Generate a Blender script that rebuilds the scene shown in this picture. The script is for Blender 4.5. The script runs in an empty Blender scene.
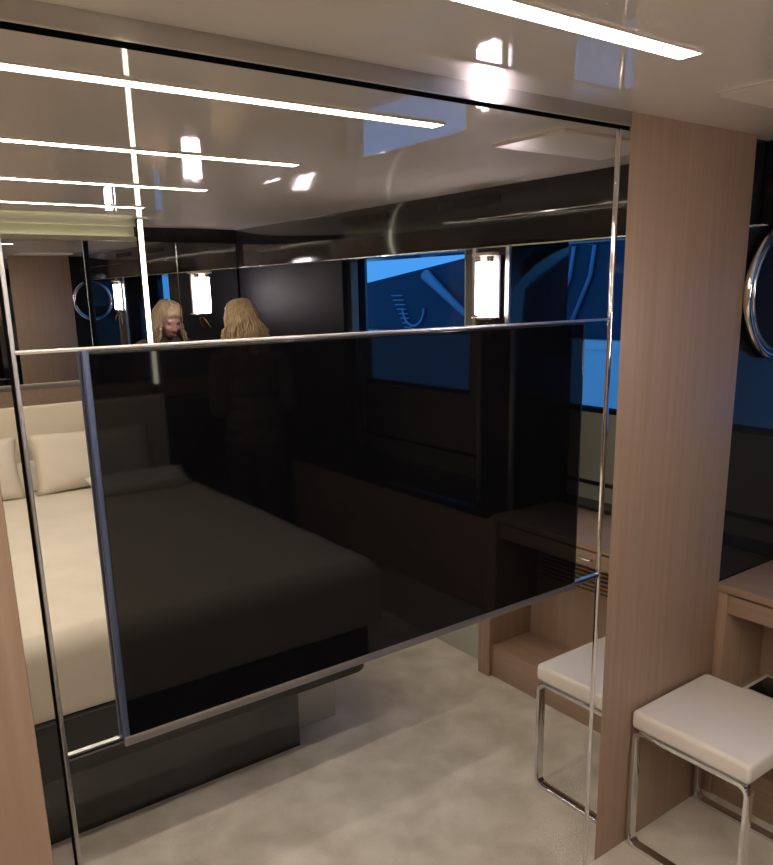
import bpy, bmesh, math, random
from mathutils import Vector, Matrix
random.seed(7)
sc = bpy.context.scene
COL = sc.collection

# ------------------------------------------------------------------ camera
CAM = Vector((-0.3364, -1.2601, 1.6651)); YAW, PIT, ROL = 0.63, -0.238, -0.0203
cy_, sy_, cp_, sp_ = math.cos(YAW), math.sin(YAW), math.cos(PIT), math.sin(PIT)
fwd = Vector((sy_*cp_, cy_*cp_, sp_)); rgt = Vector((cy_, -sy_, 0)); up = rgt.cross(fwd)
r2 = rgt*math.cos(ROL) + up*math.sin(ROL); u2 = up*math.cos(ROL) - rgt*math.sin(ROL)
cd = bpy.data.cameras.new('camera'); cam = bpy.data.objects.new('camera', cd); COL.objects.link(cam)
M = Matrix((r2, u2, -fwd)).transposed().to_4x4(); M.translation = CAM; cam.matrix_world = M
cd.sensor_fit = 'HORIZONTAL'; cd.sensor_width = 36; cd.lens = 780.0/773*36
cd.shift_y = 48.6/773; cd.clip_start = .02
sc.camera = cam
# ------------------------------------------------------------------ world, exposure, lamp strengths
w = bpy.data.worlds.new('dusk_sky'); sc.world = w; w.use_nodes = True
bg = w.node_tree.nodes['Background']; bg.inputs[0].default_value = (.058, .26, .62, 1); bg.inputs[1].default_value = .88
sc.view_settings.view_transform = 'Standard'; sc.view_settings.look = 'None'
sc.view_settings.gamma = 1; sc.view_settings.use_curve_mapping = False
sc.view_settings.exposure = 1.32
LED_E, LED_C = 11.0, (1, .86, .72)
TUBE_E, TUBE_C = 15.0, (1, .84, .88)
COVE_E = 1.0
BAR_E, BAR_C = 2.2, (1, .95, .72)
sc.cycles.glossy_bounces = 8; sc.cycles.max_bounces = 14; sc.cycles.transparent_max_bounces = 12
sc.cycles.sample_clamp_indirect = 6

# ------------------------------------------------------------------ materials
def mat(name, col, rough=.5, metal=0., coat=0., spec=.5, emit=None, es=0., ior=1.5):
    m = bpy.data.materials.new(name); m.use_nodes = True
    b = m.node_tree.nodes['Principled BSDF']
    b.inputs['Base Color'].default_value = (*col, 1); b.inputs['Roughness'].default_value = rough
    b.inputs['Metallic'].default_value = metal; b.inputs['Coat Weight'].default_value = coat
    b.inputs['Coat Roughness'].default_value = .03
    b.inputs['Specular IOR Level'].default_value = spec; b.inputs['IOR'].default_value = ior
    if emit: b.inputs['Emission Color'].default_value = (*emit, 1); b.inputs['Emission Strength'].default_value = es
    return m
def noisy(m, c1, c2, scale=(5, 5, 5), nscale=1., detail=6, lo=.3, hi=.7, bump=0., bscale=None, dist=.01, distort=0.):
    nt = m.node_tree; N = nt.nodes; L = nt.links; b = N['Principled BSDF']
    tc = N.new('ShaderNodeTexCoord'); mp = N.new('ShaderNodeMapping'); mp.inputs['Scale'].default_value = scale
    L.new(tc.outputs['Object'], mp.inputs[0])
    n = N.new('ShaderNodeTexNoise'); n.inputs['Scale'].default_value = nscale; n.inputs['Detail'].default_value = detail; n.inputs['Distortion'].default_value = distort
    L.new(mp.outputs[0], n.inputs['Vector'])
    r = N.new('ShaderNodeValToRGB'); r.color_ramp.elements[0].position = lo; r.color_ramp.elements[1].position = hi
    r.color_ramp.elements[0].color = (*c1, 1); r.color_ramp.elements[1].color = (*c2, 1)
    L.new(n.outputs['Fac'], r.inputs[0]); L.new(r.outputs[0], b.inputs['Base Color'])
    if bump:
        n2 = N.new('ShaderNodeTexNoise'); n2.inputs['Scale'].default_value = bscale or 200; n2.inputs['Detail'].default_value = 3
        L.new(tc.outputs['Object'], n2.inputs['Vector'])
        bp = N.new('ShaderNodeBump'); bp.inputs['Strength'].default_value = bump; bp.inputs['Distance'].default_value = dist
        L.new(n2.outputs['Fac'], bp.inputs['Height']); L.new(bp.outputs[0], b.inputs['Normal'])
    return m
W1, W2 = (.35, .243, .172), (.415, .295, .216)
wood_v = noisy(mat('wood_vertical_grain', W1, .42), W1, W2, (55, 55, 1.6), 1, 7)
wood_y = noisy(mat('wood_long_grain', W1, .42), W1, W2, (55, 1.6, 55), 1, 7)
carpet_m = noisy(mat('carpet_pile', (.6, .55, .46), .95, spec=.1), (.62, .575, .49), (.86, .815, .73), (1, 1, 1), 6.5, 7, .30, .70, .6, 260, .006, .25)
lacquer = mat('ceiling_lacquer', (.84, .785, .71), .6, coat=.9, spec=.1)
lacquer.node_tree.nodes['Principled BSDF'].inputs['Coat IOR'].default_value = 2.0
def mirror_mat(name, col):
    return mat(name, col, .0, 1.0)
mirror_m = mirror_mat('mirror_silvering', (.86, .87, .86))
mirror_dim = mirror_mat('mirror_grey_silvering', (.70, .71, .72))
chrome = mat('chrome', (.82, .82, .84), .07, 1.0)
bright_m = mat('brushed_bright_metal', (.88, .87, .88), .3, 1.0)
bezel_m = mat('grey_bezel', (.33, .32, .34), .38, .9)
steel = mat('satin_steel', (.50, .51, .54), .28, 1.0)
railm = mat('smoked_metal', (.58, .56, .54), .12, 1.0)
black_gap = mat('black_shadow_gap', (.004, .004, .004), .8, spec=.02)
screen_m = mat('screen_glass', (.003, .003, .004), .03, spec=.42)
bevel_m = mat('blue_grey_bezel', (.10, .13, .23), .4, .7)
smoked = mat('smoked_glass', (.016, .017, .019), .03, spec=.32, ior=1.5)
gloss_dark = mat('dark_gloss_lacquer', (.014, .0145, .017), .10, coat=.25, spec=.4)
matt_dark = mat('dark_satin_panel', (.006, .007, .010), .5, spec=.08)
slot_m = mat('vent_slot_black', (.004, .004, .004), .7)
grey_panel = mat('grey_green_panel', (.23, .24, .21), .4)
pale_gloss = noisy(mat('pale_gloss_front', (.5, .5, .46), .15, coat=.6), (.46, .46, .42), (.54, .54, .5), (2, 2, 2))
leather = noisy(mat('white_leather', (.84, .80, .75), .5), (.83, .785, .73), (.87, .83, .78), (6, 6, 6), 1, 4, .3, .7, .15, 320, .002)
linen = noisy(mat('cream_linen', (.74, .67, .54), .9, spec=.2), (.70, .65, .545), (.75, .70, .595), (7, 7, 7), 1, 4, .3, .7, .15, 420, .002)
linen_w = noisy(mat('white_linen', (.80, .77, .70), .9, spec=.2), (.78, .75, .68), (.82, .79, .73), (7, 7, 7), 1, 4, .3, .7, .15, 420, .002)
head_m = noisy(mat('cream_upholstery', (.68, .62, .49), .7), (.66, .60, .475), (.70, .64, .51), (4, 4, 4), 1, 3, .3, .7, .2, 380, .002)
cream_m = mat('cream_lacquer', (.46, .44, .33), .35)
plinth_m = mat('dark_green_glass', (.016, .020, .018), .08, coat=.8, spec=.6)
platform_m = mat('charcoal_upholstery', (.03, .032, .031), .55)
led_m = mat('led_diffuser', (1, 1, 1), .5, emit=LED_C, es=LED_E)
tube_m = mat('lamp_tube', (1, 1, 1), .5, emit=TUBE_C, es=TUBE_E)
bar_m = mat('light_bar_diffuser', (1, 1, 1), .5, emit=BAR_C, es=BAR_E)
cove_m = mat('cove_diffuser', (1, 1, 1), .5, emit=BAR_C, es=COVE_E)
white_plastic = mat('white_plastic', (.78, .78, .78), .35)
hatch_m = mat('hatch_panel', (.82, .78, .72), .4)
brass = mat('warm_brass', (.6, .42, .2), .25, 1.0)
tablet_m = mat('tablet_glass', (.004, .004, .005), .06)
skin_m = noisy(mat('skin', (.62, .36, .27), .5), (.58, .33, .245), (.65, .385, .29), (12, 12, 12))
hair_m = noisy(mat('blonde_hair', (.5, .34, .16), .38), (.36, .25, .14), (.70, .54, .33), (60, 60, 9), 1, 5)
knit_m = noisy(mat('taupe_knit', (.12, .105, .10), .9), (.10, .09, .085), (.15, .13, .125), (30, 30, 30), 1, 4, .3, .7, .4, 180, .003)
trouser_m = mat('dark_trousers', (.02, .02, .025), .85)
shoe_m = mat('shoe_canvas', (.5, .48, .45), .7)
eye_m = mat('eye', (.25, .22, .2), .15)
lip_m = mat('lips', (.5, .18, .16), .45)
hull_m = mat('yacht_gelcoat', (.78, .80, .82), .25, coat=.4)
super_m = mat('yacht_dark_side', (.035, .05, .08), .5, spec=.15)
strut_m = mat('yacht_grey_trim', (.22, .27, .36), .4)
water_m = mat('harbour_water', (.01, .03, .06), .12)
def glass_mat():
    m = bpy.data.materials.new('tinted_window_glass'); m.use_nodes = True
    nt = m.node_tree; nt.nodes.clear()
    o = nt.nodes.new('ShaderNodeOutputMaterial'); mx = nt.nodes.new('ShaderNodeMixShader')
    t = nt.nodes.new('ShaderNodeBsdfTransparent'); t.inputs[0].default_value = (.80, .85, .9, 1)
    g = nt.nodes.new('ShaderNodeBsdfGlossy'); g.inputs['Roughness'].default_value = .0
    f = nt.nodes.new('ShaderNodeFresnel'); f.inputs[0].default_value = 1.4
    ge = nt.nodes.new('ShaderNodeNewGeometry'); mt = nt.nodes.new('ShaderNodeMath'); mt.operation = 'SUBTRACT'; mt.inputs[0].default_value = 1
    mu = nt.nodes.new('ShaderNodeMath'); mu.operation = 'MULTIPLY'
    nt.links.new(ge.outputs['Backfacing'], mt.inputs[1]); nt.links.new(mt.outputs[0], mu.inputs[0]); nt.links.new(f.outputs[0], mu.inputs[1])
    nt.links.new(mu.outputs[0], mx.inputs[0]); nt.links.new(t.outputs[0], mx.inputs[1]); nt.links.new(g.outputs[0], mx.inputs[2])
    nt.links.new(mx.outputs[0], o.inputs[0]); return m
glass_m = glass_mat()

# ------------------------------------------------------------------ helpers
class MB:
    def __init__(s): s.bm = bmesh.new(); s.sm = False
    def box(s, x0, x1, y0, y1, z0, z1, bev=0., seg=2):
        r = bmesh.ops.create_cube(s.bm, size=1); vs = r['verts']
        for v in vs: v.co = Vector(((x0+x1)/2+v.co.x*(x1-x0), (y0+y1)/2+v.co.y*(y1-y0), (z0+z1)/2+v.co.z*(z1-z0)))
        if bev:
            es = list({e for v in vs for e in v.link_edges})
            bmesh.ops.bevel(s.bm, geom=es, offset=bev, segments=seg, profile=.5, affect='EDGES')
        return s
    def tube(s, pts, r, n=10, closed=False, flat=None, cap=True):
        pts = [Vector(p) for p in pts]; rings = []; k = len(pts)
        rs = r if isinstance(r, (list, tuple)) else [r]*k
        prev = None
        for i, p in enumerate(pts):
            a = pts[(i-1) % k] if (closed or i) else p; b = pts[(i+1) % k] if (closed or i < k-1) else p
            t = (b-a).normalized()
            if prev is None:
                ref = Vector((0, 0, 1)) if abs(t.z) < .9 else Vector((1, 0, 0))
                if flat is not None: ref = Vector(flat)
                u = (ref - t*ref.dot(t)).normalized()
            else: u = (prev - t*prev.dot(t)).normalized()
            prev = u; v = t.cross(u)
            ring = []
            for j in range(n):
                an = 2*math.pi*j/n
                ca, sa = math.cos(an), math.sin(an)
                if flat is not None:     # flat bar: wide along flat axis, thin across
                    wv, hv = rs[i]
                    e = .35
                    ca = math.copysign(abs(ca)**e, ca); sa = math.copysign(abs(sa)**e, sa)
                    ring.append(s.bm.verts.new(p+u*ca*wv+v*sa*hv))
                else: ring.append(s.bm.verts.new(p+(u*ca+v*sa)*rs[i]))
            rings.append(ring)
        m = k if closed else k-1
        for i in range(m):
            A, B = rings[i], rings[(i+1) % k]
            for j in range(n): s.bm.faces.new((A[j], A[(j+1) % n], B[(j+1) % n], B[j]))
        if not closed and cap:
            s.bm.faces.new(list(reversed(rings[0]))); s.bm.faces.new(rings[-1])
        return s
    def ell(s, c, r, rot=None, u=20, v=14):
        q = bmesh.ops.create_uvsphere(s.bm, u_segments=u, v_segments=v, radius=1)
        for vt in q['verts']:
            p = Vector((vt.co.x*r[0], vt.co.y*r[1], vt.co.z*r[2]))
            if rot: p = rot @ p
            vt.co = p + Vector(c)
        return s
    def cyl(s, c, r, h, axis='z', n=28):
        d = {'x': Vector((1, 0, 0)), 'y': Vector((0, 1, 0)), 'z': Vector((0, 0, 1))}[axis]
        c = Vector(c); return s.tube([c-d*h/2, c+d*h/2], r, n)
    def build(s, name, m, parent=None, smooth=False, **kw):
        me = bpy.data.meshes.new(name); bmesh.ops.recalc_face_normals(s.bm, faces=s.bm.faces)
        off = Vector(parent['base']) if parent is not None else Vector((0, 0, 0))
        org = Vector(kw.get('origin', (0, 0, 0))) if parent is None else Vector((0, 0, 0))
        for v in s.bm.verts: v.co -= (off if parent is not None else org)
        s.bm.to_mesh(me); s.bm.free()
        me.materials.append(m)
        if smooth:
            for p in me.polygons: p.use_smooth = True
        o = bpy.data.objects.new(name, me); COL.objects.link(o)
        if parent is not None:
            o.parent = parent if parent.type == 'EMPTY' else parent
            o['base'] = tuple(off)
        else:
            o.location = org; o['base'] = tuple(org)
        return o
def smooth_by_angle(o, deg=35):
    for p in o.data.polygons: p.use_smooth = True
    try: o.data.set_sharp_from_angle(angle=math.radians(deg))
    except Exception: pass
    return o
def empty(name, loc, label, cat, group=None):
    o = bpy.data.objects.new(name, None); COL.objects.link(o); o.location = loc; o.empty_display_size = .05
    o['base'] = tuple(loc); tag(o, label, cat, group); return o
def tag(o, label, cat, group=None):
    o['label'] = label; o['category'] = cat
    if group: o['group'] = group
    return o
def struct(o, label=None):
    o['kind'] = 'structure'
    if label: o['label'] = label
    return o
def box(name, m, parent, x0, x1, y0, y1, z0, z1, bev=0., seg=2, sm=True):
    o = MB().box(x0, x1, y0, y1, z0, z1, bev, seg).build(name, m, parent)
    return smooth_by_angle(o) if bev and sm else o

H = 2.068; ZT = 1.5866; ZB = .9186; XL, XR, XC, XE = -.0937, 1.2782, 1.3223, 1.8795; MT = 2.025
PORT = -1.75; HULL = 2.33; BACK = -3.52
# ------------------------------------------------------------------ room shell
struct(box('floor', carpet_m, None, PORT-.1, HULL+.1, BACK-.1, .3, -.06, 0), 'mottled beige carpeted floor')
struct(box('ceiling', lacquer, None, PORT-.1, HULL+.1, BACK-.1, .3, H, H+.06), 'glossy taupe lacquered ceiling')
struct(box('wall_left', wood_v, None, PORT-.08, PORT, BACK, .2, 0, H))
struct(box('wall_back', gloss_dark, None, PORT-.08, HULL+.1, BACK-.1, BACK, 0, H))
struct(box('wall_front', gloss_dark, None, PORT-.08, HULL+.1, .035, .2, 0, H))
# hull wall with two window openings
mb = MB()
WZ0, WZ1 = 1.145, 1.87
mb.box(HULL, HULL+.08, BACK, .035, 0, WZ0); mb.box(HULL, HULL+.08, BACK, .035, WZ1, H)
for a, b in ((-.02, .035), (-1.70, -1.43), (BACK, -2.66)): mb.box(HULL, HULL+.08, a, b, WZ0, WZ1)
struct(mb.build('wall_right', grey_panel), 'grey green panelled hull wall below the windows')
for i, (a, b) in enumerate(((-1.43, -.02), (-2.66, -1.70))):
    f = MB()
    for q in ((a, a+.02, WZ0, WZ1), (b-.02, b, WZ0, WZ1)): f.box(HULL+.01, HULL+.05, q[0], q[1], q[2], q[3])
    f.box(HULL+.01, HULL+.05, a, b, WZ0, WZ0+.02); f.box(HULL+.01, HULL+.05, a, b, WZ1-.02, WZ1)
    o = struct(f.build('window_%d' % (i+1), gloss_dark)); 
    g = box('window_glass', glass_m, o, HULL+.027, HULL+.033, a+.02, b-.02, WZ0+.02, WZ1-.02); g['kind'] = 'structure'
# wood panelling either side of the mirror
struct(box('trim_1', wood_v, None, XC, XE, 0, .035, 0, H, .002), 'tall wooden wall panel right of the mirror')
struct(box('trim_2', wood_v, None, PORT, -.1335, 0, .035, 0, H, .002), 'wooden wall panel at the left edge of the mirror')
# dark valance along the hull side under the ceiling
v = empty('trim_3', (1.99, -1.7, 1.83), 'dark gloss boxed valance running along the window side under the ceiling', 'valance')
del v['category']; v['kind'] = 'structure'
for n, m, q in (('valance_box', gloss_dark, (1.99, HULL, BACK, .03, 1.835, H)),):
    o = box(n, m, v, *q, .004); o['kind'] = 'structure'
for a, b in ((-1.50, -1.12), (-2.26, -1.88)):
    o = box('vent_slot', slot_m, v, 1.986, 1.992, a, b, 2.004, 2.034); o['kind'] = 'structure'
o = MB().box(1.985, 1.991, BACK, .03, 1.832, 1.837).box(1.985, 1.991, -1.25, .0, 1.948, 1.951).build('chrome_edge', chrome, v); o['kind'] = 'structure'
# cream band over the back wall mirror
struct(MB().box(PORT, 1.33, BACK, BACK+.012, 1.985, H).box(PORT, 1.33, BACK+.012, BACK+.06, 1.985, 1.992).box(PORT, 1.33, BACK+.054, BACK+.06, 1.992, 2.008).build('trim_4', cream_m), 'cream light cove above the mirror behind the bed')
t = empty('cove_light', (0, BACK+.045, 1.992), 'hidden warm strip light in the cream cove above the back mirror', 'cove light')
box('diffuser', cove_m, t, PORT+.02, 1.31, BACK+.018, BACK+.048, 1.994, 1.999)
box('base', steel, t, PORT+.02, 1.31, BACK+.015, BACK+.051, 1.9925, 1.9945)

# ------------------------------------------------------------------ front wall mirror
m0 = empty('wall_mirror', (.6, 0, 0), 'full-height wall mirror in chrome strips, filling the wall behind the television', 'mirror')
MX0, MX1 = -.1335, XC
box('mirror_pane', mirror_m, m0, XL, XR, 0.0, .034, ZT, MT)
box('mirror_pane', mirror_m, m0, XL, XR, 0.0, .034, ZB, ZT)
box('mirror_pane', mirror_m, m0, XL, XR, 0.0, .034, .0, ZB)
box('side_strip', mirror_m, m0, MX0, XL, 0.0, .034, 0, MT)
box('side_strip', mirror_m, m0, XR, MX1, 0.0, .034, 0, MT)
box('top_rail', railm, m0, MX0, MX1, -.001, .034, MT+.009, H)
box('shadow_gap', black_gap, m0, MX0, MX1, .004, .034, MT, MT+.009)
smooth_by_angle(MB().box(XR-.004, XR+.004, -.006, .02, 0, MT, .002).build('chrome_strip', chrome, m0))
o = smooth_by_angle(MB().box(XL-.003, XL+.004, -.005, .02, 0, MT, .0015).build('chrome_strip', steel, m0))
box('chrome_strip', chrome, m0, MX0, MX1, -.003, .004, MT+.009, MT+.012)
box('shadow_gap', black_gap, m0, XL-.007, XL-.003, -.002, .02, 0, MT)
box('chrome_strip', bright_m, m0, XL, XR, -.005, .02, ZT-.001, ZT+.0045, .001)
o = MB().box(XL, XR, -.005, .02, ZB+.001, ZB+.0045).box(XL, XR, -.005, .02, ZB-.0065, ZB-.003).build('chrome_strip', steel, m0)
box('shadow_gap', black_gap, m0, XL, XR, -.002, .02, ZB-.003, ZB+.001)

# ------------------------------------------------------------------ television
tv = empty('television', (.58, -.012, ZB), 'large black flat television mounted flush in the mirrored wall', 'television')
TX0, TX1 = .001, 1.166
box('back_case', black_gap, tv, TX0+.004, TX1-.004, -.012, -.0052, ZB+.002, ZT-.002)
box('screen', screen_m, tv, TX0+.010, TX1-.007, -.0172, -.012, ZB+.009, ZT-.007)
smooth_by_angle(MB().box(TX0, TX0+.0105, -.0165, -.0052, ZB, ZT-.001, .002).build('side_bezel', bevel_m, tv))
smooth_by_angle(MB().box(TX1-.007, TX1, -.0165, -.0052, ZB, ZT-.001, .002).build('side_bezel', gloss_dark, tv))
smooth_by_angle(MB().box(TX0+.0105, TX1-.007, -.0165, -.0052, ZT-.007, ZT-.001, .002).build('top_bezel', gloss_dark, tv))
o = smooth_by_angle(MB().box(TX0, TX1, -.0175, -.0052, ZB-.009, ZB+.0095, .002).build('bottom_bezel', bezel_m, tv)); o['label'] = 'silver lower bezel'

# ------------------------------------------------------------------ ceiling LED strips
names = ['white LED ceiling strip nearest the mirror wall', 'white LED ceiling strip second from the mirror wall, over the bed foot',
         'white LED ceiling strip third from the mirror wall', 'white LED ceiling strip farthest from the mirror wall, over the pillows']
for k in range(4):
    y = -.350-.7074*k
    t = empty('led_strip', (0, y, H), names[k], 'ceiling light', 'LED strips in the ceiling')
    box('diffuser', led_m, t, -1.45, 1.02, y-.0215, y+.0215, H-.004, H+.002)
    f = MB().box(-1.455, 1.023, y-.0245, y-.0215, H-.0045, H+.002).box(-1.455, 1.023, y+.0215, y+.0245, H-.0045, H+.002)
    f.box(-1.455, -1.45, y-.0215, y+.0215, H-.0045, H+.002).box(1.02, 1.0225, y-.0215, y+.0215, H-.0045, H+.002)
    f.build('frame', hatch_m, t)
# ceiling hatch
t = empty('ceiling_hatch', (1.62, -.38, H), 'pale square ceiling panel near the window side', 'ceiling panel')
box('panel', hatch_m, t, 1.335, 1.80, -.48, -.215, H-.008, H+.001, .002)
box('surround', lacquer, t, 1.331, 1.804, -.484, -.211, H-.002, H+.001)

# ------------------------------------------------------------------ smoked panel and round mirror over the desk
tag(box('smoked_panel', smoked, None, XE+.0005, HULL-.001, .012, .035, .748, 1.834), 'dark smoked glass panel above the desk, right of the wooden panel', 'glass panel')
rm = empty('round_mirror', (2.069, 0, 1.64), 'round dark mirror in a chrome ring on the smoked glass panel', 'mirror')
R_ = .188
c = [(2.069+R_*math.cos(a), -.012, 1.64+R_*math.sin(a)) for a in [2*math.pi*i/64 for i in range(64)]]
smooth_by_angle(MB().tube(c, .0125, 12, True).build('chrome_ring', chrome, rm), 60)
c2 = [(2.069+(R_-.016)*math.cos(a), -.020, 1.64+(R_-.016)*math.sin(a)) for a in [2*math.pi*i/64 for i in range(64)]]
smooth_by_angle(MB().tube(c2, .006, 10, True).build('inner_ring', railm, rm), 60)
MB().cyl((2.069, -.003, 1.64), R_-.01, .016, 'y', 64).build('mirror_disc', smoked, rm)
MB().cyl((2.069, .006, 1.64), .05, .012, 'y', 24).build('wall_mount', steel, rm)

# ------------------------------------------------------------------ vanity desk along the hull side
dk = empty('vanity_desk', (1.89, -.5, 0), 'built-in wooden vanity desk with drawer and kneehole under the window', 'desk')
DZ = .745
box('desk_top', wood_y, dk, 1.878, HULL-.001, -1.06, .010, DZ-.024, DZ, .002)
box('side_panel', wood_v, dk, 1.884, HULL-.002, -.030, .010, 0, DZ-.0245, .0015)
box('apron', wood_y, dk, 1.890, 1.910, -1.03, -.031, .650, .711, .0015)
box('drawer', wood_y, dk, 1.8875, 1.95, -.86, -.42, .652, .709, .002)
h = bpy.data.objects[-1] if False else None
hd = [(1.8875, -.50, .685), (1.872, -.50, .685), (1.866, -.508, .685), (1.866, -.552, .685), (1.872, -.56, .685), (1.8875, -.56, .685)]
dr = [o for o in dk.children if o.name.startswith('drawer')][0]
smooth_by_angle(MB().tube(hd, .005, 8).build('handle', chrome, dr), 60)
box('rail', wood_y, dk, 1.905, 1.93, -1.03, -.031, .711, DZ-.0245)
box('back_panel', wood_v, dk, 2.13, 2.145, -1.03, -.031, 0, DZ-.0245)
lv = box('louvre_vent', black_gap, dk, 2.124, 2.1305, -1.0, -.46, .435, .535)
f = MB()
for k in range(6): f.box(2.112, 2.126, -1.0, -.46, .436+k*.0185, .446+k*.0185, .001)
f.build('louvre_slat', wood_y, lv)
box('shelf', wood_y, dk, 1.95, 2.13, -.42, -.031, .345, .365, .0015)
box('end_board', wood_v, dk, 1.872, HULL-.002, -1.10, -1.03, 0, DZ-.0245, .0015)
box('foot_step', wood_y, dk, 1.89, 2.129, -1.03, -.031, 0, .147, .002)
# sill ledge
struct(MB().box(HULL-.10, HULL, -1.06, .010, .75, .765).box(HULL-.012, HULL, -2.7, .01, .835, .85).build('trim_5', gloss_dark), 'dark sill ledge line under the windows')
t = empty('tablet', (2.05, -.17, .366), 'black tablet with a white border on the shelf under the desk', 'tablet')
def rot_box(name, m, parent, c, sx, sy, z0, z1, ang, bev):
    mb = MB().box(-sx/2, sx/2, -sy/2, sy/2, z0, z1, bev); R = Matrix.Rotation(ang, 3, 'Z')
    for v_ in mb.bm.verts: v_.co = R @ v_.co + Vector((c[0], c[1], 0))
    return smooth_by_angle(mb.build(name, m, parent))
rot_box('casing', white_plastic, t, (2.045, -.165), .155, .215, .3655, .3755, 0, .003)
rot_box('screen', tablet_m, t, (2.045, -.165), .125, .185, .3752, .3762, 0, .0003)
# low pale cabinet beyond the desk
t = empty('low_cabinet', (2.1, -1.9, 0), 'low cabinet with pale gloss kick panel and wooden top along the window side', 'cabinet')
box('kick_panel', pale_gloss, t, 1.945, HULL-.003, -2.85, -1.105, 0, .27, .002)
box('body', wood_y, t, 1.93, HULL-.003, -2.85, -1.105, .27, .70, .002)
box('worktop', gloss_dark, t, 1.92, HULL-.003, -2.86, -1.105, .70, .73, .002)

# ------------------------------------------------------------------ stool
st = empty('stool', (1.655, -.19, 0), 'white cushioned stool on chrome sled legs beside the wooden wall panel', 'stool')
mb = MB().box(1.452, 1.835, -.372, -.006, .398, .457, .015, 4)
cu = mb.build('seat_cushion', leather, st, smooth=True)
box('seat_base', steel, st, 1.47, 1.82, -.355, -.02, .388, .399, .002)
def loop(x):
    y0, y1, z0, z1, r = -.364, -.016, .0065, .388, .028
    P = []
    for (yc, zc, a0) in ((y1-r, z0+r, -90), (y1-r, z1-r, 0), (y0+r, z1-r, 90), (y0+r, z0+r, 180)):
        for k in range(7):
            a = math.radians(a0+15*k); P.append((x, yc+r*math.cos(a), zc+r*math.sin(a)))
    return P
for x in (1.472, 1.826):
    o = MB().tube(loop(x), [(.016, .007)]*28, 12, True, flat=(1, 0, 0)).build('sled_leg', chrome, st); smooth_by_angle(o, 50)

# ------------------------------------------------------------------ wall sconces
def sconce(base, axis, label, X0, X1):
    """axis 'x': faces -x (on the post between the windows); axis 'y': faces +y (on the back wall)."""
    t = empty('wall_sconce', base, label, 'wall lamp', 'twin-tube sconces')
    def P(u, d, z):       # u along wall, d out of the wall
        return (base[0]-d, base[1]+u, z) if axis == 'x' else (base[0]+u, base[1]+d, z)
    def bx(name, m, u0, u1, d0, d1, z0, z1, bev=.001):
        a = P(u0, d0, z0); b = P(u1, d1, z1)
        return box(name, m, t, min(a[0], b[0]), max(a[0], b[0]), min(a[1], b[1]), max(a[1], b[1]), z0, z1, bev)
    bx('back_plate', white_plastic, -.06, .06, .0005, .010, 1.55, 1.80)
    bx('top_ledge', cream_m, -.06, .06, .010, .05, 1.80, 1.812)
    bx('bottom_ledge', chrome, -.06, .06, .010, .05, 1.548, 1.556)
    for u in (-.034, .034):
        a, b = Vector(P(u, .032, 1.565)), Vector(P(u, .032, 1.775))
        smooth_by_angle(MB().tube([a, b], .0145, 16).build('lamp_tube', tube_m, t), 50)
        smooth_by_angle(MB().tube([b, b+Vector((0, 0, .022))], .0155, 16).build('tube_cap', chrome, t), 50)
    arm = [Vector(P(0, .012, 1.53)), Vector(P(.0, .035, 1.525)), Vector(P(.01, .05, 1.50)), Vector(P(.03, .055, 1.47))]
    smooth_by_angle(MB().tube(arm, .005, 8).build('switch_arm', brass, t), 60)
    return t
# post between the windows
ps = struct(box('trim_6', gloss_dark, None, 1.99, HULL, -1.27, -1.05, .73, 1.835, .002), 'dark post between the two windows')
f = MB()
for y in (-1.268, -1.072): f.box(1.978, 1.9905, y, y+.02, .745, 1.834)
o = f.build('chrome_edge', steel, ps); o['kind'] = 'structure'
sconce((1.9785, -1.16, 1.66), 'x', 'bright twin-tube wall lamp on the post between the two windows', 0, 0)
# window post and dark glass cladding farther back
struct(box('trim_7', grey_panel, None, 2.28, HULL, -2.80, -2.64, .73, 1.835, .002), 'grey upright at the far end of the second window')
tag(box('dark_wall_panel', matt_dark, None, 1.99, 2.02, -3.50, -2.29, .735, 1.832), 'tall dark glass panel on the window side, behind the woman', 'glass panel')

# ------------------------------------------------------------------ back wall: mirror, ledge, bed
t = empty('back_mirror', (.9, BACK, 1.12), 'wide mirror on the wall behind the bed headboard', 'mirror')
box('mirror_pane', mirror_dim, t, PORT+.05, 1.58, BACK+.001, BACK+.012, 1.165, 1.984)
box('mirror_pane', mirror_dim, t, 1.584, 1.98, BACK+.001, BACK+.012, 1.165, 1.984)
box('chrome_strip', chrome, t, 1.579, 1.585, BACK+.001, BACK+.018, 1.165, 1.984)
sconce((1.72, BACK+.013, 1.66), 'y', 'bright twin-tube wall lamp on the mirror beside the headboard', 0, 0)
box_l = box('headboard_ledge', gloss_dark, None, PORT+.001, 1.98, BACK+.001, -3.20, 0, 1.06, .003)
tag(box_l, 'dark gloss storage ledge behind the headboard', 'ledge')

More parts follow.
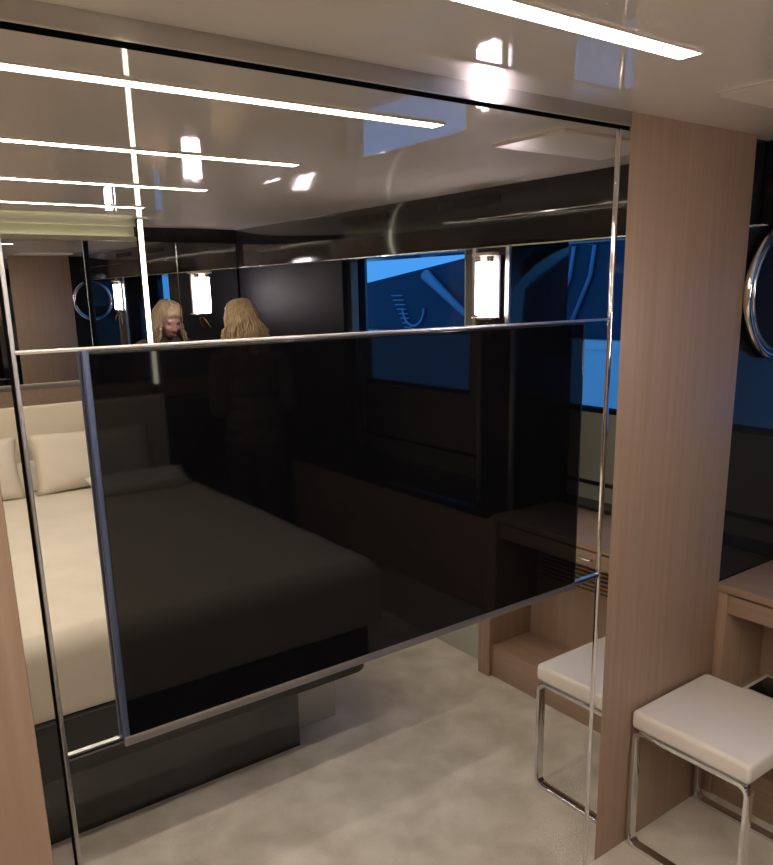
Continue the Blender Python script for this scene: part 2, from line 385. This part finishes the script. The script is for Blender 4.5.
struct(box('trim_8', wood_y, None, PORT+.001, 1.98, BACK+.001, BACK+.0118, 1.061, 1.1645), 'added wood strip under the back mirror, imitating the reflected wooden wall panel')  # added band, its wood colour stands in for the front panel's mirror reflection
bd = empty('bed', (.42, -2.0, 0), 'double bed with cream linen over a dark glass base', 'bed')
smooth_by_angle(MB().box(-.10, .94, -1.10, -1.08, 0, .30).build('base_panel', plinth_m, bd))
box('base_box', pale_gloss, bd, -.15, 1.165, -2.90, -1.18, 0, .29, .004)
def rrect(x0, x1, y0, y1, r, z0, z1):
    mb = MB(); P = []
    for (xc, yc, a0) in ((x1-r, y1-r, 0), (x0+r, y1-r, 90), (x0+r, y0+r, 180), (x1-r, y0+r, 270)):
        for k in range(9):
            a = math.radians(a0+k*11.25); P.append((xc+r*math.cos(a), yc+r*math.sin(a)))
    A = [mb.bm.verts.new((x, y, z0)) for x, y in P]; B = [mb.bm.verts.new((x, y, z1)) for x, y in P]
    n = len(P)
    for i in range(n): mb.bm.faces.new((A[i], A[(i+1) % n], B[(i+1) % n], B[i]))
    mb.bm.faces.new(list(reversed(A))); mb.bm.faces.new(B); return mb
smooth_by_angle(rrect(-.36, 1.19, -2.92, -.955, .07, .292, .47).build('platform', platform_m, bd), 40)
# mattress and duvet as one soft shell each
box('mattress', linen_w, bd, -.37, 1.20, -2.92, -.99, .47, .68, .05, 4)
def soft_slab(x0, x1, y0, y1, z0, z1, r, amp, nx=46, ny=56, seed=1):
    from mathutils import noise
    mb = MB(); g = {}
    for i in range(nx+1):
        for j in range(ny+1):
            u = x0+(x1-x0)*i/nx; v_ = y0+(y1-y0)*j/ny
            dx = min(u-x0, x1-u); dy = min(v_-y0, y1-v_) if True else v_
            d = min(dx, y1-v_)
            z = z1
            if d < r: z = z1-(r-math.sqrt(max(0, r*r-(r-d)**2)))
            z += amp*noise.noise(Vector((u*2.3, v_*2.3, seed)))+amp*.4*noise.noise(Vector((u*7, v_*7, seed)))
            g[i, j] = mb.bm.verts.new((u, v_, z))
    for i in range(nx):
        for j in range(ny): mb.bm.faces.new((g[i, j], g[i+1, j], g[i+1, j+1], g[i, j+1]))
    # skirts hanging at the two sides and the foot
    def skirt(keys, out):
        prev = [g[k] for k in keys]
        for s in range(1, 7):
            row = []
            for k, v0 in zip(keys, [g[k] for k in keys]):
                zz = v0.co.z+(z0-v0.co.z)*s/6
                w_ = .006*noise.noise(Vector((v0.co.x*5, v0.co.y*5, zz*3+seed)))
                row.append(mb.bm.verts.new((v0.co.x+out[0]*w_, v0.co.y+out[1]*w_, zz)))
            for a in range(len(keys)-1): mb.bm.faces.new((prev[a], prev[a+1], row[a+1], row[a]))
            prev = row
    skirt([(i, ny) for i in range(nx+1)], (0, 1)); skirt([(0, j) for j in range(ny+1)], (-1, 0)); skirt([(nx, j) for j in range(ny+1)], (1, 0))
    skirt([(i, 0) for i in range(nx+1)], (0, -1))
    bmesh.ops.remove_doubles(mb.bm, verts=mb.bm.verts, dist=.0005)
    return mb
soft_slab(-.40, 1.235, -2.92, -.975, .475, .722, .045, .008).build('duvet', linen, bd, smooth=True)
tag(box('headboard', head_m, None, -.42, 1.205, -2.98, -2.925, 0, 1.142, .012, 3), 'cream upholstered headboard behind the pillows', 'headboard')
# pillows
def pillow(name, c, sx, sz, t_, tilt, yaw, m, label):
    mb = MB(); n = 22; from mathutils import noise
    R = Matrix.Rotation(yaw, 3, 'Z') @ Matrix.Rotation(tilt, 3, 'X')
    def sgn(a, p): return math.copysign(abs(a)**p, a)
    g = {}
    for side in (1, -1):
        for i in range(n+1):
            for j in range(n+1):
                a, b = 2*i/n-1, 2*j/n-1
                prof = max(0, (1-a**4)*(1-b**4))**.5
                pin = 1-.05*(1-abs(b))*abs(a)**6
                x = a*sx/2*(1-.06*(1-b*b)*(a*a)); z = b*sz/2*(1-.08*(1-a*a)*(b*b))
                y = side*prof*t_/2*(1+.12*noise.noise(Vector((a*2, b*2, side*3+c[0]))))
                p = R @ Vector((x, y, z)) + Vector(c)
                g[side, i, j] = mb.bm.verts.new(p)
        for i in range(n):
            for j in range(n):
                q = (g[side, i, j], g[side, i+1, j], g[side, i+1, j+1], g[side, i, j+1])
                mb.bm.faces.new(q if side == 1 else q[::-1])
    bmesh.ops.remove_doubles(mb.bm, verts=mb.bm.verts, dist=.0008)
    o = mb.build(name, m, None, smooth=True, origin=c); tag(o, label, 'pillow', 'pillows on the bed'); return o
P_ = 'pillow'
pillow(P_, (.765, -2.80, .868), .60, .31, .13, .30, 0, linen, 'cream pillow standing at the right half of the headboard')
pillow(P_, (.92, -2.60, .763), .50, .15, .07, 1.12, 0, linen_w, 'small white pillow lying in front of the right cream pillow')
pillow(P_, (.11, -2.80, .868), .62, .31, .13, .30, 0, linen, 'cream pillow standing at the left half of the headboard')
pillow(P_, (.44, -2.875, .80), .26, .17, .06, .25, 0, linen_w, 'small white pillow tucked behind the gap between the two cream pillows')
# vertical light bar at the headboard end
t = empty('light_bar', (1.185, -2.955, 0), 'tall vertical light bar at the right end of the headboard', 'light')
box('diffuser', bar_m, t, 1.174, 1.196, -2.998, -2.982, 1.20, 2.06, .002)
box('channel', matt_dark, t, 1.170, 1.200, -3.018, -2.998, 0, 2.066, .001)

# ------------------------------------------------------------------ neighbouring yacht and water outside
ya = empty('moored_yacht', (5.5, -3.5, -.6), 'neighbouring motor yacht moored outside the windows, seen in dusk light', 'yacht')
mb = MB(); 
def prism(mb, poly, x0, x1):
    A = [mb.bm.verts.new((x0, y, z)) for y, z in poly]; B = [mb.bm.verts.new((x1, y, z)) for y, z in poly]; n = len(poly)
    for i in range(n): mb.bm.faces.new((A[i], A[(i+1) % n], B[(i+1) % n], B[i]))
    mb.bm.faces.new(list(reversed(A))); mb.bm.faces.new(B); return mb
prism(MB(), [(-13, 0.72), (3, .72), (4.5, 1.205), (-13, 1.205)], 4.5, 8.5).build('hull', hull_m, ya)
prism(MB(), [(-13, -.6), (2.2, -.6), (3, .72), (-13, .72)], 4.56, 8.4).build('lower_hull', super_m, ya)
prism(MB(), [(-13, 1.206), (4.5, 1.206), (4.5, 1.276), (-13, 1.276)], 4.49, 8.5).build('rubbing_strake', hull_m, ya)
prism(MB(), [(-12.5, 1.28), (3.5, 1.28), (2.5, 2.55), (-3.0, 2.10), (-8, 1.50), (-12.5, 1.35)], 4.62, 8.2).build('superstructure', super_m, ya)
f = MB()
for k in range(8): f.box(4.60, 4.625, -5.36+.03*k, -5.18+.02*k, 1.62-.045*k, 1.632-.045*k)
f.build('side_vent', strut_m, ya)
mb = MB(); mb.tube([(4.6, -4.80, 1.82), (4.58, -4.5, 1.64), (4.58, -4.05, 1.36)], [.055, .04, .02], 10); mb.build('radar_strut', strut_m, ya, smooth=True)
MB().tube([(4.6, -5.0+.17*math.cos(a), 1.50+.17*math.sin(a)) for a in [i*math.pi/14+math.pi for i in range(15)]], .012, 8).build('fender_ring', strut_m, ya, smooth=True)
f = MB()
for yy in (-2.2, -2.75, -2.95): f.tube([(4.6, yy, 2.1), (4.6, yy-.05, 1.75), (4.6, yy-.22, 1.4)], .016, 8)
f.build('rail', strut_m, ya, smooth=True)
wa = MB().box(2.6, 40, -40, 40, -.7, -.6).build('harbour_water', water_m); tag(wa, 'dark harbour water outside the windows', 'water'); wa['kind'] = 'stuff'

# ------------------------------------------------------------------ woman standing beside the bed, facing the headboard
PX, PY = 1.70, -2.86
wo = empty('person', (PX, PY, 0), 'blonde woman in a taupe knit standing beside the bed, head bowed', 'person')
FACE = math.radians(180+8)      # local +y is the way she faces
RZ = Matrix.Rotation(FACE, 3, 'Z')
def L(p): return RZ @ Vector(p) + Vector((PX, PY, 0))
def limb(mb, pts, rs, n=16):
    q = [L(p) for p in pts]; mb.tube(q, rs, n)
    for p, r in zip(q, rs): mb.ell(p, (r, r, r), None, 16, 10)
def ell(mb, c, r, tilt=0., roll=0.):
    R = RZ @ Matrix.Rotation(roll, 3, 'Y') @ Matrix.Rotation(tilt, 3, 'X'); mb.ell(L(c), r, R)
def remesh(o, vox, it=6):
    m = o.modifiers.new('remesh', 'REMESH'); m.mode = 'VOXEL'; m.voxel_size = vox; m.use_smooth_shade = True
    s = o.modifiers.new('smooth', 'SMOOTH'); s.factor = .5; s.iterations = it
    return o
HT = -.42                       # head bow (rotation about x)
HB = Vector((0, .035, 1.42))    # base of the head
RH = Matrix.Rotation(HT, 3, 'X')
def hp(p): return tuple(HB + RH @ Vector(p))
b = MB()
# torso
for c, r in (((0, 0, .93), (.155, .105, .11)), ((0, .005, 1.03), (.130, .092, .11)), ((0, .0, 1.14), (.140, .098, .12)), ((0, 0, 1.26), (.155, .098, .10))):
    ell(b, c, r)
limb(b, [(-.15, 0, 1.315), (0, -.005, 1.335), (.15, 0, 1.315)], [.05, .062, .05])
limb(b, [(0, .0, 1.32), (0, .02, 1.40), (0, .035, 1.44)], [.055, .047, .048])
for s in (1, -1):
    limb(b, [(s*.085, 0, .90), (s*.09, .01, .50), (s*.09, -.015, .085)], [.085, .055, .036])
    limb(b, [(s*.09, -.02, .055), (s*.095, .06, .035), (s*.098, .12, .026)], [.036, .034, .026])
    limb(b, [(s*.175, 0, 1.30), (s*.205, -.02, 1.05)], [.050, .040])
    limb(b, [(s*.205, -.02, 1.05), (s*.11, .17, 1.02)], [.040, .026])
    # hand: palm, five bent fingers
    w0 = Vector((s*.11, .17, 1.02)); d = Vector((-s*.45, .80, .05)).normalized(); side = Vector((0, 0, 1)); inn = Vector((-s*.85, -.45, 0)).normalized()
    pal = w0 + d*.045
    for q in (-.022, -.007, .008, .022): limb(b, [tuple(w0+side*q*.6), tuple(w0+d*.085+side*q)], [.014, .011], 10)
    for q, ln in ((.026, .068), (.009, .076), (-.009, .071), (-.026, .056)):
        k0 = w0+d*.085+side*q; k1 = k0+d*ln*.42+inn*ln*.12; k2 = k1+d*ln*.22+inn*ln*.25; k3 = k2+inn*ln*.24+d*ln*.04
        limb(b, [tuple(k0), tuple(k1), tuple(k2), tuple(k3)], [.0088, .0082, .0075, .0065], 8)
    t0 = w0+d*.03+side*.022; t1 = t0+d*.03+side*.022+inn*.012; t2 = t1+d*.028+inn*.016
    limb(b, [tuple(t0), tuple(t1), tuple(t2)], [.011, .0095, .008], 8)
# head
def hell(mb, c, r, tl=0.): 
    R = RZ @ RH @ Matrix.Rotation(tl, 3, 'X'); mb.ell(L(hp(c)), r, R)
hell(b, (0, .0, .125), (.074, .094, .092)); hell(b, (0, .028, .065), (.060, .070, .070)); hell(b, (0, .062, .012), (.030, .026, .022))
hell(b, (0, .045, .155), (.062, .045, .045))
limb(b, [hp((0, .090, .115)), hp((0, .105, .085)), hp((0, .112, .068))], [.010, .012, .014], 10)
for s in (1, -1):
    hell(b, (s*.012, .100, .064), (.010, .012, .009)); hell(b, (s*.073, -.005, .085), (.010, .020, .031))
    hell(b, (s*.032, .070, .072), (.026, .022, .022)); hell(b, (s*.03, .082, .122), (.024, .010, .008))
hell(b, (0, .093, .036), (.022, .010, .007)); hell(b, (0, .090, .025), (.019, .011, .008))
body = remesh(b.build('body', skin_m, wo), .006, 4)
for s in (1, -1):
    e = MB(); hell(e, (s*.031, .082, .103), (.0125, .0115, .0095)); e.build('eye', eye_m, wo, smooth=True)
e = MB(); hell(e, (0, .098, .036), (.022, .008, .0055)); hell(e, (0, .096, .026), (.018, .008, .0065)); e.build('lips', lip_m, wo, smooth=True)
# clothes
k = MB()
for c, r in (((0, 0, .86), (.185, .135, .10)), ((0, 0, .96), (.178, .128, .11)), ((0, .005, 1.06), (.158, .116, .12)), ((0, .0, 1.16), (.165, .120, .12)), ((0, 0, 1.27), (.172, .116, .095))): ell(k, c, r)
limb(k, [(-.155, 0, 1.315), (0, -.005, 1.338), (.155, 0, 1.315)], [.064, .072, .064])
limb(k, [(0, 0, 1.34), (0, .014, 1.375)], [.070, .058])
for s in (1, -1):
    limb(k, [(s*.175, 0, 1.30), (s*.208, -.02, 1.05)], [.066, .056]); limb(k, [(s*.208, -.02, 1.05), (s*.125, .14, 1.025)], [.055, .040])
remesh(k.build('sweater', knit_m, wo), .009, 6)
k = MB()
ell(k, (0, 0, .88), (.165, .118, .12))
for s in (1, -1): limb(k, [(s*.085, 0, .88), (s*.09, .01, .50), (s*.09, -.012, .11)], [.098, .072, .058])
remesh(k.build('trousers', trouser_m, wo), .010, 5)
for s in (1, -1):
    k = MB(); limb(k, [(s*.09, -.03, .047), (s*.095, .06, .045), (s*.099, .125, .040)], [.047, .046, .039]); o = remesh(k.build('shoe', shoe_m, wo), .006, 4)
# hair: cap plus individual wavy locks
hm = MB()
hell(hm, (0, -.012, .138), (.084, .100, .094)); hell(hm, (0, .022, .172), (.078, .078, .058)); hell(hm, (0, -.045, .085), (.080, .070, .095))
for i in range(150):
    th = math.radians(random.uniform(-62, 62)+180) if i < 100 else math.radians(random.choice((-1, 1))*random.uniform(62, 132)+180)
    # start near the crown, fall along the skull, then hang
    sx_, sy_2 = -math.sin(th), math.cos(th)
    pts = [Vector(hp((.02*sx_+random.uniform(-.006, .006), .012+.02*sy_2, .232))), Vector(hp((.062*sx_, .07*sy_2-.005, .208))), Vector(hp((.090*sx_, .105*sy_2-.01, .135)))]
    p = Vector(hp((.096*sx_, .108*sy_2-.02, .07))); pts.append(p)
    ln = random.uniform(.10, .26); wv = random.uniform(0, 6.28); n_ = 7
    outv = Vector((sx_, sy_2*.6, 0))
    for q in range(1, n_+1):
        f_ = q/n_
        pts.append(p + Vector((0, 0, -ln*f_)) + outv*(.030*math.sin(f_*2.2)+.010*math.sin(wv+f_*7)) + Vector((.012*math.sin(wv*1.7+f_*6), -.012*f_, 0)))
    r0 = random.uniform(.006, .0095)
    hm.tube([L(x) for x in pts], [r0*.7, r0, r0, r0]+[r0*(1-.75*q/n_) for q in range(1, n_+1)], 7)
hm.build('hair', hair_m, wo, smooth=True)

for o in bpy.data.objects:
    if 'base' in o: del o['base']
